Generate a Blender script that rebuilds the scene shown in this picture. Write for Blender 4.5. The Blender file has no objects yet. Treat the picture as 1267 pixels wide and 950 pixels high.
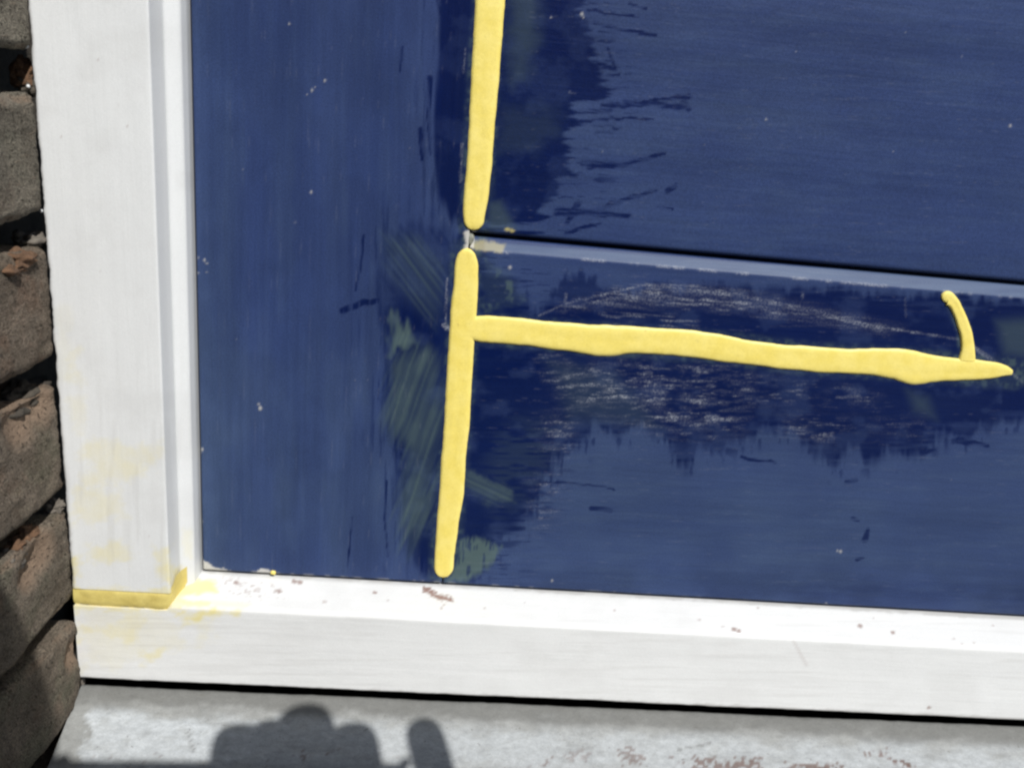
import bpy, bmesh, math, random
import numpy as np
from mathutils import Vector, Matrix, noise

# ---------------------------------------------------------------- camera, light
scn = bpy.context.scene
col = scn.collection
YAW, PITCH, ROLL = 0.0826, 0.3045, 0.1003
CAM = np.array([0.1074, -0.3375, 0.2092])
FPX, PW, PH = 998.7, 1267.0, 950.0            # focal length and size in photograph pixels
_f = np.array([math.sin(YAW)*math.cos(PITCH), math.cos(YAW)*math.cos(PITCH), -math.sin(PITCH)])
_r = np.array([math.cos(YAW), -math.sin(YAW), 0.0])
_u = np.cross(_r, _f)
RT = math.cos(ROLL)*_r + math.sin(ROLL)*_u
UP = -math.sin(ROLL)*_r + math.cos(ROLL)*_u
FW = _f
cd = bpy.data.cameras.new('camera')
cam = bpy.data.objects.new('camera', cd)
col.objects.link(cam)
cd.sensor_width = 36.0
cd.lens = 36.0*FPX/PW
cd.clip_start = 0.01
cd.clip_end = 500
cam.matrix_world = Matrix((
    (RT[0], UP[0], -FW[0], CAM[0]), (RT[1], UP[1], -FW[1], CAM[1]),
    (RT[2], UP[2], -FW[2], CAM[2]), (0, 0, 0, 1)))
scn.camera = cam

SUN_AZ, SUN_EL = math.radians(24), math.radians(45)     # azimuth to the right of the door's normal
SD = np.array([math.sin(SUN_AZ)*math.cos(SUN_EL), -math.cos(SUN_AZ)*math.cos(SUN_EL), math.sin(SUN_EL)])
LD = -SD
sl = bpy.data.lights.new('sun', 'SUN')
sl.energy = 5.0
sl.angle = math.radians(0.5)
sl.color = (1.0, 0.98, 0.95)
so = bpy.data.objects.new('sun', sl)
so.rotation_euler = Vector(SD).to_track_quat('Z', 'Y').to_euler()
so.location = (1, -3, 4)
col.objects.link(so)

w = bpy.data.worlds.new("World")
scn.world = w
w.use_nodes = True
wn = w.node_tree.nodes
sky = wn.new('ShaderNodeTexSky')
sky.sky_type = 'NISHITA'
sky.sun_disc = False
sky.dust_density = 0.3
sky.air_density = 0.9
sky.sun_elevation = SUN_EL
sky.sun_rotation = math.atan2(SD[0], SD[1])
bg = wn.get('Background') or wn.new('ShaderNodeBackground')
w.node_tree.links.new(sky.outputs[0], bg.inputs[0])
bg.inputs[1].default_value = 0.05
scn.view_settings.view_transform = 'Standard'
scn.view_settings.look = 'None'
scn.view_settings.exposure = -0.08
scn.view_settings.gamma = 1.0
scn.cycles.filter_width = 2.45

# ---------------------------------------------------------------- helpers
def ray(u, v):
    d = (u-PW/2)/FPX*RT - (v-PH/2)/FPX*UP + FW
    return d

def hit(u, v, n=(0, 1, 0), d=0.0):
    """the point of the plane n.P = d that stands at this pixel of the photograph"""
    n = np.array(n, float)
    r = ray(u, v)
    return CAM + (d - n@CAM)/(n@r)*r

def proj(P):
    c = P - CAM
    x, y, z = c@RT, c@UP, c@FW
    z = np.maximum(z, 1e-3)
    return PW/2 + FPX*x/z, PH/2 - FPX*y/z

def tag(o, label=None, cat=None, group=None, kind=None):
    for k, v in (('label', label), ('category', cat), ('group', group), ('kind', kind)):
        if v:
            o[k] = v
    return o

def empty(name, loc, *a, **k):
    o = bpy.data.objects.new(name, None)
    o.location = loc
    o.empty_display_size = 0.05
    col.objects.link(o)
    return tag(o, *a, kind='thing', **k)

def link(name, me, m, parent=None):
    """a mesh in world coordinates, linked as ONE object, under its parent"""
    o = bpy.data.objects.new(name, me)
    if m and not me.materials:
        me.materials.append(m)
    col.objects.link(o)
    if parent:
        o.parent = parent
        p, L = parent, Vector((0, 0, 0))
        while p:
            L += p.location
            p = p.parent
        o.location = -L
    return o

def smooth(me):
    me.polygons.foreach_set('use_smooth', np.ones(len(me.polygons), bool))

def grid_mesh(name, P, attrs=None, shade=True):
    """P: (rows, cols, 3) -> quad sheet"""
    r, c = P.shape[:2]
    idx = np.arange(r*c).reshape(r, c)
    q = np.stack([idx[:-1, :-1], idx[:-1, 1:], idx[1:, 1:], idx[1:, :-1]], -1).reshape(-1, 4)
    me = bpy.data.meshes.new(name)
    me.vertices.add(r*c)
    me.vertices.foreach_set('co', P.astype(np.float32).ravel())
    me.loops.add(q.size)
    me.loops.foreach_set('vertex_index', q.astype(np.int32).ravel())
    me.polygons.add(len(q))
    me.polygons.foreach_set('loop_start', np.arange(0, q.size, 4, dtype=np.int32))
    me.polygons.foreach_set('loop_total', np.full(len(q), 4, np.int32))
    me.update(calc_edges=True)
    me.validate()
    for k, a in (attrs or {}).items():
        at = me.attributes.new(k, 'FLOAT', 'POINT')
        at.data.foreach_set('value', np.clip(a, -4, 4).astype(np.float32).ravel())
    if shade:
        smooth(me)
    return me

def box_bm(bm, lo, hi, bev=0.0):
    ret = bmesh.ops.create_cube(bm, size=1.0)
    vs = ret['verts']
    for v in vs:
        for i in range(3):
            v.co[i] = lo[i] if v.co[i] < 0 else hi[i]
    if bev:
        es = list({e for v in vs for e in v.link_edges})
        bmesh.ops.bevel(bm, geom=es, offset=bev, segments=2, affect='EDGES', profile=0.6)

def bm_mesh(name, bm, shade=False):
    me = bpy.data.meshes.new(name)
    bm.to_mesh(me)
    bm.free()
    if shade:
        smooth(me)
    return me

def box(name, lo, hi, m, parent, bev=0.001):
    bm = bmesh.new()
    box_bm(bm, lo, hi, bev)
    return link(name, bm_mesh(name, bm), m, parent)

# numpy value noise
def vn(x, y, seed=0):
    xi, yi = np.floor(x).astype(np.int64), np.floor(y).astype(np.int64)
    fx, fy = x-xi, y-yi
    fx, fy = fx*fx*(3-2*fx), fy*fy*(3-2*fy)
    def h(a, b):
        n = (a*374761393 + b*668265263 + seed*1442695041) & 0xffffffff
        n = ((n ^ (n >> 13))*1274126177) & 0xffffffff
        n = n ^ (n >> 16)
        return (n & 0xffff)/65535.0
    a, b, c, d = h(xi, yi), h(xi+1, yi), h(xi, yi+1), h(xi+1, yi+1)
    return (a+(b-a)*fx)*(1-fy) + (c+(d-c)*fx)*fy

def fbm(x, y, seed=0, o=4):
    s, a, t = 0, 1.0, 0
    for i in range(o):
        s = s + a*vn(x*2**i+i*17.3, y*2**i-i*9.1, seed+i)
        t += a
        a *= .55
    return s/t

def sst(x, a, b):
    t = np.clip((x-a)/(b-a), 0, 1)
    return t*t*(3-2*t)

def sdf(x, y, pts):
    """signed distance to a polygon, positive inside"""
    pts = np.array(pts, float)
    d2 = np.full(x.shape, 1e18)
    ins = np.zeros(x.shape, bool)
    n = len(pts)
    for i in range(n):
        a, b = pts[i], pts[(i+1) % n]
        ex, ey = b-a
        wx, wy = x-a[0], y-a[1]
        t = np.clip((wx*ex+wy*ey)/(ex*ex+ey*ey+1e-9), 0, 1)
        d2 = np.minimum(d2, (wx-ex*t)**2+(wy-ey*t)**2)
        if abs(ey) > 1e-9:
            c = ((a[1] > y) != (b[1] > y)) & (x < ex*(y-a[1])/ey+a[0])
            ins ^= c
    d = np.sqrt(d2)
    return np.where(ins, d, -d)

def stroke(x, y, pts, w0, w1=None):
    """1 on a tapering polyline, 0 off it"""
    w1 = w0 if w1 is None else w1
    out = np.zeros(x.shape)
    pts = np.array(pts, float)
    n = len(pts)-1
    for i in range(n):
        a, b = pts[i], pts[i+1]
        e = b-a
        wx, wy = x-a[0], y-a[1]
        t = np.clip((wx*e[0]+wy*e[1])/(e@e), 0, 1)
        d = np.hypot(wx-e[0]*t, wy-e[1]*t)
        ww = w0+(w1-w0)*(i+t)/n
        out = np.maximum(out, 1-sst(d, ww*.6, ww*1.1))
    return out

def axis(lo, hi, step, far_lo=None, far_hi=None, n=8):
    a = np.arange(lo, hi+step*.5, step)
    if far_lo is not None:
        a = np.concatenate([np.linspace(far_lo, lo, n, endpoint=False), a])
    if far_hi is not None:
        a = np.concatenate([a, np.linspace(a[-1], far_hi, n+1)[1:]])
    return a

# ---------------------------------------------------------------- materials
class NT:
    def __init__(s, name, rough=0.5):
        s.m = bpy.data.materials.new(name)
        s.m.use_nodes = True
        s.t = s.m.node_tree
        s.b = s.t.nodes['Principled BSDF']
        s.b.inputs['Roughness'].default_value = rough
        s.tc = s.t.nodes.new('ShaderNodeTexCoord').outputs['Object']
    def n(s, typ, **k):
        x = s.t.nodes.new(typ)
        for a, v in k.items():
            setattr(x, a, v)
        return x
    def l(s, a, b):
        s.t.links.new(a, b)
    def put(s, sock, v):
        if hasattr(v, 'is_linked') or isinstance(v, bpy.types.NodeSocket):
            s.l(v, sock)
        elif isinstance(v, tuple):
            sock.default_value = (*v, 1.0)[:len(sock.default_value)]
        else:
            sock.default_value = v
    def attr(s, name):
        return s.n('ShaderNodeAttribute', attribute_name=name).outputs['Fac']
    def noise(s, scale, detail=4, stretch=(1, 1, 1), rough=.55, off=0.0):
        mp = s.n('ShaderNodeMapping')
        mp.inputs['Scale'].default_value = stretch
        mp.inputs['Location'].default_value = (off, off*.7, off*1.3)
        s.l(s.tc, mp.inputs[0])
        x = s.n('ShaderNodeTexNoise')
        x.inputs['Scale'].default_value = scale
        x.inputs['Detail'].default_value = detail
        x.inputs['Roughness'].default_value = rough
        s.l(mp.outputs[0], x.inputs['Vector'])
        return x.outputs['Fac']
    def rng(s, v, a, b, c=0.0, d=1.0):
        x = s.n('ShaderNodeMapRange')
        x.inputs[1].default_value, x.inputs[2].default_value = a, b
        x.inputs[3].default_value, x.inputs[4].default_value = c, d
        s.put(x.inputs[0], v)
        return x.outputs[0]
    def math(s, op, a, b):
        x = s.n('ShaderNodeMath', operation=op)
        s.put(x.inputs[0], a)
        s.put(x.inputs[1], b)
        return x.outputs[0]
    def mix(s, f, a, b, mode='MIX'):
        x = s.n('ShaderNodeMix', data_type='RGBA', blend_type=mode)
        s.put(x.inputs[0], f)
        s.put(x.inputs[6], a)
        s.put(x.inputs[7], b)
        return x.outputs[2]
    def scale(s, c, f):
        x = s.n('ShaderNodeVectorMath', operation='SCALE')
        s.put(x.inputs[0], c)
        s.put(x.inputs[3], f)
        return x.outputs[0]
    def bump(s, h, strength, dist):
        x = s.n('ShaderNodeBump')
        x.inputs['Strength'].default_value = strength
        x.inputs['Distance'].default_value = dist
        s.put(x.inputs['Height'], h)
        s.l(x.outputs[0], s.b.inputs['Normal'])
    def color(s, c):
        s.put(s.b.inputs['Base Color'], c)
    def rough(s, v):
        s.put(s.b.inputs['Roughness'], v)

def blue_paint(name, st, amp):
    """weathered blue door paint; st stretches the brush marks along the grain"""
    k = NT(name)
    streak = k.noise(420, 4, st, .6)
    broad = k.noise(60, 3, st, .5, 3.1)
    grain = k.noise(1500, 2, (1, 1, 1), .6, 1.7)
    blotch = k.noise(26, 4, (1, 1, 1), .6, 5.0)
    dark, green, chalk = k.attr('dark'), k.attr('green'), k.attr('chalk')
    flake, yel, tone = k.attr('flake'), k.attr('yellow'), k.attr('tone')
    c = k.mix(k.rng(broad, .3, .7), (.0215, .0385, .118), (.0300, .0510, .145))
    c = k.mix(dark, c, (.0012, .0075, .058))
    c = k.mix(k.math('MULTIPLY', k.attr('falloff_fade'), k.math('SUBTRACT', 1.0, k.math('MULTIPLY', dark, .8))), c, (.066, .102, .180))  # brightness falloff painted into the blue, weaker on dark patches
    f = k.math('MULTIPLY', k.rng(streak, .25, .75, 1-amp, 1+amp), k.rng(grain, .25, .75, .80, 1.20))
    f = k.math('MULTIPLY', f, k.rng(blotch, .3, .7, .94, 1.06))
    f = k.math('MULTIPLY', f, tone)
    c = k.scale(c, f)
    c = k.mix(k.attr('worn_sheen'), c, (.100, .140, .225))  # lighter blue stands in for the chamfer's sun sheen
    c = k.mix(k.math('MULTIPLY', green, 1.25), c, (.088, .132, .124))
    c = k.mix(k.math('MULTIPLY', chalk, k.rng(k.noise(1100, 3, (1, 1, 1), .7, 6.0), .42, .62, .15, 1.0)), c, (.33, .35, .40))
    c = k.mix(yel, c, (.62, .52, .16))
    c = k.mix(flake, c, (.62, .60, .54))
    k.color(c)
    k.rough(k.rng(dark, 0, 1, .46, .36))
    k.b.inputs['Specular IOR Level'].default_value = .16
    h = k.math('ADD', k.math('MULTIPLY', streak, 1.0), k.math('MULTIPLY', grain, .35))
    h = k.math('ADD', h, k.math('MULTIPLY', flake, 1.5))
    k.bump(h, .22, .0006)
    return k.m

def white_paint(name, st, base):
    k = NT(name, .42)
    streak = k.noise(300, 4, st, .6)
    blotch = k.noise(35, 5, (1, 1, 1), .6, 2.0)
    grain = k.noise(1700, 2, (1, 1, 1), .6, 1.0)
    yel, rust, dirt = k.attr('yellow'), k.attr('rust'), k.attr('dirt')
    c = k.mix(k.rng(blotch, .35, .7), tuple(b*.965 for b in base), base)
    c = k.scale(c, k.math('MULTIPLY', k.rng(streak, .25, .75, 0.98, 1.02), k.rng(grain, .25, .75, .96, 1.04)))
    c = k.mix(yel, c, (.76, .66, .24))
    c = k.mix(dirt, c, (.40, .385, .36))
    c = k.mix(rust, c, (.20, .085, .055))
    k.color(c)
    h = k.math('ADD', streak, k.math('MULTIPLY', grain, .3))
    h = k.math('ADD', h, k.math('MULTIPLY', blotch, 1.2))
    k.bump(h, .20, .0007)
    return k.m

def filler_mat(name, c0, c1):
    k = NT(name, .46)
    a = k.noise(140, 4, (1, 1, 1), .6)
    b = k.noise(900, 3, (1, 1, 1), .65, 2.0)
    c = k.mix(k.rng(a, .35, .7), c0, c1)
    spot = k.noise(260, 2, (1, 1, 1), .5, 7.0)
    c = k.mix(k.rng(spot, .72, .80, 0, .45), c, (.42, .31, .10))
    c = k.scale(c, k.rng(b, .25, .75, .94, 1.06))
    k.color(c)
    k.bump(k.math('ADD', k.math('MULTIPLY', a, .5), k.math('MULTIPLY', b, .6)), .16, .0006)
    return k.m

def brick_mat():
    k = NT('weathered_brick', .95)
    oi = k.n('ShaderNodeObjectInfo').outputs['Random']
    a = k.noise(60, 6, (1, 1, 1), .65)
    b = k.noise(320, 5, (1, .5, 1.4), .7, 2.0)
    g = k.noise(1300, 3, (1, 1, 1), .7, 4.0)
    moss = k.noise(38, 4, (1, 1, 1), .6, 8.0)
    c = k.mix(k.rng(a, .3, .7), (.150, .118, .088), (.300, .245, .190))
    c = k.mix(k.rng(moss, .52, .68, 0, .7), c, (.185, .178, .120))
    red = k.noise(55, 4, (1, 1, 1), .6, 21.0)
    c = k.mix(k.rng(red, .56, .72, 0, .5), c, (.25, .145, .095))
    c = k.mix(k.rng(oi, .2, .9, 0, .55), c, k.mix(k.rng(a, .3, .7), (.13, .128, .105), (.27, .262, .215)))
    c = k.mix(k.rng(b, .58, .74, 0, .55), c, (.33, .25, .185))
    c = k.mix(k.rng(b, .42, .26, 0, .65), c, (.07, .062, .05))
    c = k.scale(c, k.math('MULTIPLY', k.rng(g, .34, .66, .55, 1.45), k.rng(oi, 0, 1, .9, 1.12)))
    spall = k.attr('spall')
    c = k.mix(spall, c, (.36, .26, .185))
    pit = k.noise(620, 3, (1, 1, 1), .6, 11.0)
    c = k.mix(k.rng(pit, .60, .68, 0, .8), c, (.045, .038, .03))
    k.color(c)
    k.b.inputs['Specular IOR Level'].default_value = .2
    k.bump(k.math('SUBTRACT', k.math('ADD', k.math('MULTIPLY', b, 1.3), k.math('MULTIPLY', g, .8)), k.rng(pit, .58, .70, 0, .6)), 1.0, .0026)
    return k.m

def plain(name, c0, c1, sc=120, rough=.9, bump=.4, dist=.001):
    k = NT(name, rough)
    a = k.noise(sc, 5, (1, 1, 1), .65)
    g = k.noise(sc*9, 3, (1, 1, 1), .7, 3.0)
    c = k.mix(k.rng(a, .3, .7), c0, c1)
    c = k.scale(c, k.rng(g, .25, .75, .8, 1.2))
    k.color(c)
    k.bump(k.math('ADD', a, k.math('MULTIPLY', g, .4)), bump, dist)
    return k.m

def stone_mat():
    k = NT('painted_concrete', .8)
    a = k.noise(70, 6, (1, 1, 1), .65)
    b = k.noise(420, 4, (.6, 1, 1), .65, 2.0)
    g = k.noise(1500, 2, (1, 1, 1), .6, 5.0)
    pnt, rust, dirt = k.attr('paint'), k.attr('rust'), k.attr('dirt')
    c = k.mix(k.rng(a, .3, .7), (.215, .220, .212), (.315, .322, .312))
    p = k.mix(k.rng(b, .3, .75), (.37, .392, .405), (.45, .475, .49))
    c = k.mix(pnt, c, p)
    c = k.mix(dirt, c, (.125, .125, .116))
    pit = k.noise(520, 3, (.7, 1, 1), .6, 9.0)
    c = k.mix(k.rng(pit, .66, .72, 0, .5), c, (.12, .115, .10))
    c = k.mix(rust, c, (.105, .046, .028))
    c = k.scale(c, k.math('MULTIPLY', k.rng(g, .25, .75, .88, 1.12), k.rng(b, .25, .75, .90, 1.10)))
    k.color(c)
    h = k.math('ADD', k.math('MULTIPLY', b, .8), k.math('MULTIPLY', g, .4))
    h = k.math('ADD', h, k.math('MULTIPLY', pnt, .5))
    k.bump(h, .28, .0008)
    return k.m

M_BLUE_V = blue_paint('blue_paint_upright', (1, 1, .035), .085)
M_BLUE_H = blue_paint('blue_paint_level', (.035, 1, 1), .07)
M_WHITE_V = white_paint('white_paint_upright', (1, 1, .04), (.720, .732, .728))
M_WHITE_H = white_paint('white_paint_level', (.04, 1, 1), (.745, .750, .738))
M_YEL = filler_mat('yellow_filler', (.85, .69, .155), (.91, .76, .22))
M_YEL2 = filler_mat('dull_yellow_filler', (.58, .465, .135), (.69, .57, .185))
M_PALE = filler_mat('pale_filler', (.16, .17, .15), (.36, .36, .28))
M_BRICK = brick_mat()
M_MORTAR = plain('mortar', (.05, .042, .034), (.10, .085, .065), 150, .95, .8, .002)
M_RUSTY = plain('rusty_mortar', (.12, .066, .036), (.26, .145, .08), 420, .95, .9, .002)
M_GREYCR = plain('grey_mortar', (.14, .12, .10), (.26, .23, .19), 300, .95, .9, .002)
M_STONE = stone_mat()
M_DARKWOOD = plain('dark_backing', (.012, .011, .010), (.022, .020, .018))
M_GROUND = plain('paving', (.055, .053, .05), (.085, .082, .077), 8, .9, .3, .004)
M_WPLAIN = white_paint('white_paint_plain', (1, 1, .04), (.74, .75, .745))

# ---------------------------------------------------------------- the ground
def ground():
    bm = bmesh.new()
    bmesh.ops.create_grid(bm, x_segments=24, y_segments=24, size=120)
    for v in bm.verts:
        v.co.z = -.45
    link('ground', bm_mesh('ground', bm), M_GROUND)['kind'] = 'structure'
ground()

# ---------------------------------------------------------------- marks on the door, drawn in the photograph's pixels, laid on the door's face
UP_POLY = [(541, -40), (545, 0), (549, 60), (545, 100), (540, 150), (541, 190), (550, 240), (568, 276), (600, 284),
           (668, 284), (678, 262), (690, 245), (693, 227), (724, 225), (714, 212), (704, 190), (702, 166), (712, 154),
           (716, 137), (752, 131), (757, 124), (755, 112), (748, 98), (740, 76), (738, 60), (731, 40), (728, 28), (720, 0), (722, -40)]
LOW_POLY = [(478, 282), (530, 275), (575, 290), (600, 320), (640, 345), (660, 380), (700, 362), (745, 360), (830, 352), (900, 345),
            (1000, 352), (1110, 362), (1290, 372), (1290, 520), (1240, 524), (1200, 546), (1160, 540), (1135, 566), (1110, 556), (1090, 578),
            (1050, 560), (1030, 582), (1008, 566), (990, 540), (962, 534), (918, 545), (890, 556), (868, 560), (850, 578), (838, 572),
            (828, 545), (790, 534), (765, 540), (742, 530), (720, 556), (700, 560), (668, 610), (655, 640), (640, 655), (620, 665), (614, 690),
            (590, 712), (540, 716), (508, 706), (494, 668), (490, 600), (476, 545), (470, 500), (474, 430), (468, 390), (466, 345), (470, 310)]
WHISKERS = [([(745, 129), (770, 132), (800, 128), (825, 131), (850, 133)], 2.6, 4.5), ([(796, 125), (825, 123), (852, 121)], 1.0, 4.5), ([(845, 124), (852, 136)], 4, 4), ([(735, 28), (770, 36), (812, 44)], 3.5, 2),
            ([(728, 12), (750, 18), (790, 22)], 3, 1.5), ([(720, 200), (765, 206), (800, 196), (822, 190)], 4, 2.5), ([(705, 150), (760, 147), (808, 148)], 2.5, 1.5),
            ([(690, 262), (745, 264), (778, 268)], 6, 3), ([(735, 262), (775, 246), (812, 236)], 5, 2.5), ([(826, 236), (836, 230)], 5, 3),
            ([(740, 80), (762, 86), (752, 60)], 3, 2), ([(730, 205), (770, 204)], 6, 3), ([(752, 92), (766, 92)], 2.5, 2),
            ([(760, 160), (768, 158)], 3, 2), ([(715, 252), (700, 278)], 6, 3), ([(812, 256), (832, 259)], 2, 2), ([(778, 5), (800, 10)], 2, 2),
            ([(424, 384), (445, 376), (468, 372)], 5, 4), ([(440, 360), (446, 330), (450, 290)], 2, 2), ([(532, 96), (530, 140), (533, 190)], 5, 2),
            ([(478, 596), (476, 640), (480, 688)], 2, 1.5), ([(732, 628), (756, 632)], 4, 3),
            ([(660, 600), (700, 596), (760, 606)], 3, 1.5), ([(1070, 668), (1074, 655)], 5, 3), ([(1060, 692), (1068, 690)], 3, 2),
            ([(1048, 596), (1060, 592)], 4, 3), ([(1185, 545), (1222, 552)], 5, 3), ([(1140, 560), (1160, 555)], 4, 2),
            ([(1055, 640), (1062, 645)], 3, 2), ([(918, 566), (960, 573)], 3, 2), ([(546, 2), (548, 22)], 7, 5), ([(700, 290), (745, 275)], 3, 2),
            ([(520, 160), (522, 200)], 4, 2), ([(498, 60), (495, 90)], 2, 1), ([(430, 700), (436, 640)], 1.5, 1)]
SPECKS = [(358, 30, 2.2), (402, 100, 2.4), (386, 112, 2.6), (390, 108, 1.6), (380, 117, 1.5), (385, 238, 2.6), (365, 275, 1.6), (253, 322, 2.6), (256, 326, 2),
          (245, 319, 1.8), (245, 338, 2), (256, 337, 1.6), (322, 505, 3.4), (320, 500, 2.2), (948, 148, 2), (1250, 156, 2.6), (250, 556, 3), (248, 560, 2), (450, 122, 1.2),
          (631, 331, 3), (1040, 682, 2.6), (1036, 681, 2), (682, 22, 2), (720, 18, 3), (722, 22, 2), (1190, 70, 1.3), (1105, 188, 1.2), (870, 250, 1.3), (250, 645, 2), (410, 60, 1.2),
          (985, 65, 1.2), (1120, 40, 1.2), (300, 210, 1.2), (440, 470, 1.3), (292, 420, 1.1), (683, 718, 2.2), (1022, 747, 2.4), (760, 732, 1.6)]
rs = random.Random(4)
SPECKS += [(rs.uniform(250, 1260), rs.uniform(5, 740), rs.uniform(.4, .8)) for _ in range(45)]

def door_marks(P, vert):
    """wear and painted-in sheen on a door part: fresh darker paint, greenish smears, scratches, flecks"""
    sh = P.shape[:2]
    x, y = proj(P.reshape(-1, 3))
    x, y = x.copy(), y.copy()
    vis = (x > -60) & (x < 1330) & (y > -60) & (y < 1010)
    n = len(x)
    out = {k: np.zeros(n) for k in ('dark', 'green', 'chalk', 'flake', 'yellow', 'worn_sheen', 'falloff_fade')}
    out['tone'] = np.ones(n)
    X, Y = x[vis], y[vis]
    # along / across the brush direction
    if vert:
        a, c = Y, X
        edge = (vn(X/5, Y/70, 3)-.5)*16 + (fbm(X/14, Y/40, 5)-.5)*20 + (vn(X/2.2, Y/30, 9)-.5)*7
    else:
        a, c = X, Y
        edge = (vn(X/60, Y/4, 3)-.5)*22 + (fbm(X/40, Y/14, 5)-.5)*16 + (vn(X/26, Y/2.0, 9)-.5)*10
    # patches of fresher, darker blue
    du = sdf(X, Y, UP_POLY)
    lefty = X < 575
    e2 = np.where(lefty, 5+(vn(X/6, Y/60, 13)-.5)*14, edge)
    d1 = sst(du+e2, -3.5, 7)
    d1 = d1*(1-.18*sst(fbm(X/30, Y/26, 38), .5, .7))
    dl = sdf(X, Y, LOW_POLY)
    ev = (vn(X/9, Y/40, 21)-.5)*18 + (vn(X/3.2, Y/26, 22)-.5)*12
    hstr = .62+.38*sst(vn(X/50, Y/3.2, 35), .2, .6)
    vstr = .55+.45*sst(vn(X/3.2, Y/50, 36), .25, .65)
    d2 = sst(dl + np.where(X > 650, ev, edge*.8), -6, 11)
    deep = sst(dl, 2, 26)
    d2 = d2*(deep+(1-deep)*(vstr if vert else hstr))
    d2 = d2*(1-.55*(X < 560)*sst(-Y, -400, -330)*(1-.5*sst(vn((X-Y*.75)/5, (X+Y)/60, 37), .4, .7)))
    # inside, old and new coats mingle
    ming = fbm(X/34, Y/22, 31)
    d2 = d2*(1-.30*sst(ming, .52, .72)*sst(dl, 0, 18)*(X < 1240))
    # the chalky bar that was left under the groove
    bar = sdf(X, Y, [(660, 316), (760, 322), (900, 334), (1100, 350), (1290, 362), (1290, 366), (1100, 360), (960, 352), (870, 348), (840, 346), (780, 352), (742, 352), (735, 340), (700, 340), (690, 366), (655, 362), (640, 338)])
    d2 = d2*(1-sst(bar+(vn(X/7, Y/12, 33)-.5)*10, -4, 5)*.9)
    blk = sdf(X, Y, [(694, 346), (702, 334), (707, 344), (715, 333), (722, 336), (725, 345), (736, 341), (743, 355), (765, 358), (745, 370), (690, 376), (680, 366)])
    d2 = np.maximum(d2, sst(blk+(vn(X/3, Y/9, 34)-.5)*9, -4, 6)*.75)
    dk = np.maximum(d1, d2)
    for pts, w0, w1 in WHISKERS:
        br = .35+.65*sst(vn(X/22, Y/2.2, 41), .25, .6) if not vert else .35+.65*sst(vn(X/2.2, Y/18, 41), .2, .6)
        wob = (vn(X/9, Y/9, 44)-.5)*4
        dk = np.maximum(dk, stroke(X, Y+wob, pts, w0, w1)*br*.95)
    # loose bristle marks just beyond the patches
    if not vert:
        b = sst(vn(X/34, Y/2.3, 51), .70, .82)*sst(du, -58, -4)*(X > 690)*.75
        b = np.maximum(b, sst(vn(X/26, Y/2.4, 52), .70, .84)*sst(dl, -70, -4)*.65*sst(X, 760, 660))
        b = np.maximum(b, sst(vn(X/5, Y/13, 53), .68, .85)*sst(dl, -26, -2)*.7*(Y > 500))
        dk = np.maximum(dk, b)
    else:
        b = sst(vn(X/3.0, Y/60, 54), .66, .84)*sst(np.maximum(du, dl), -50, -2)*.55
        dk = np.maximum(dk, b)
    out['dark'][vis] = dk
    # greenish smears of filler
    g = np.zeros(len(X))
    fx, fy = X+.35*Y, Y-.3*X
    str_v = sst(vn(X/3.4+Y/70, Y/55, 61), .25, .75)
    str_d = .55*sst(vn((X+.36*Y+8*fbm(X/60, Y/60, 261))/3.0, Y/120, 161), .25, .8)+.45*sst(vn((X+.36*Y)/11, Y/70, 162), .3, .7)
    A = sdf(X, Y, [(482, 385), (496, 392), (522, 424), (512, 432), (494, 432), (482, 440), (484, 410)])
    g = np.maximum(g, sst(A+(vn(X/4, Y/12, 62)-.5)*12, -6, 10)*(.36+.34*str_d))
    B = sdf(X, Y, [(520, 424), (546, 440), (552, 480), (544, 560), (530, 640), (505, 690), (492, 640), (500, 560), (478, 520), (482, 450)])
    g = np.maximum(g, sst(B+(vn((X+.42*Y)/4, Y/40, 63)-.5)*18, -12, 18)*(.20+.26*str_d)*(.55+.75*fbm(X/40, Y/30, 64)))
    Cc = sdf(X, Y, [(470, 286), (520, 290), (552, 330), (552, 380), (540, 410), (505, 375), (476, 330)])
    sd = sst(vn((X-Y*.75)/4.0, (X+Y)/90, 65), .35, .8)
    g = np.maximum(g, sst(Cc, -10, 22)*(.10+.20*sd))
    D = sdf(X, Y, [(572, 578), (600, 590), (634, 606), (636, 622), (606, 626), (575, 600)])
    g = np.maximum(g, sst(D+(fbm(X/8, Y/8, 66)-.5)*10, -6, 8)*.42*(.4+.6*sst(vn((X-2*Y)/30, (Y-.45*X)/2.4, 166), .2, .7)))
    E = sdf(X, Y, [(566, 668), (590, 664), (622, 676), (618, 688), (600, 706), (575, 720), (550, 719), (560, 706), (566, 690)])
    g = np.maximum(g, sst(E+(vn(X/3, Y/12, 67)-.5)*5, -4, 6)*(.62-.42*sst(vn(X/1.7, Y/15, 68), .62, .82)))
    F = sdf(X, Y, [(628, -30), (672, -30), (668, 50), (650, 100), (632, 104)])
    g = np.maximum(g, sst(F+(fbm(X/18, Y/18, 69)-.5)*20, -14, 18)*.20)
    G = sdf(X, Y, [(620, 126), (690, 132), (694, 168), (660, 190), (612, 190)])
    g = np.maximum(g, sst(G+(fbm(X/18, Y/18, 70)-.5)*24, -14, 18)*.09)
    Hh = sdf(X, Y, [(604, 250), (620, 248), (640, 284), (602, 286)])
    g = np.maximum(g, sst(Hh, -6, 8)*.25)
    I = sdf(X, Y, [(600, 318), (630, 330), (650, 372), (600, 388), (592, 350)])
    g = np.maximum(g, sst(I+(fbm(X/9, Y/7, 71)-.5)*18, -6, 10)*(.10+.34*sst(fbm(X/9, Y/16, 72), .5, .7)))
    J = sdf(X, Y, [(670, 440), (760, 458), (800, 500), (820, 532), (700, 520), (690, 480)])
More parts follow.
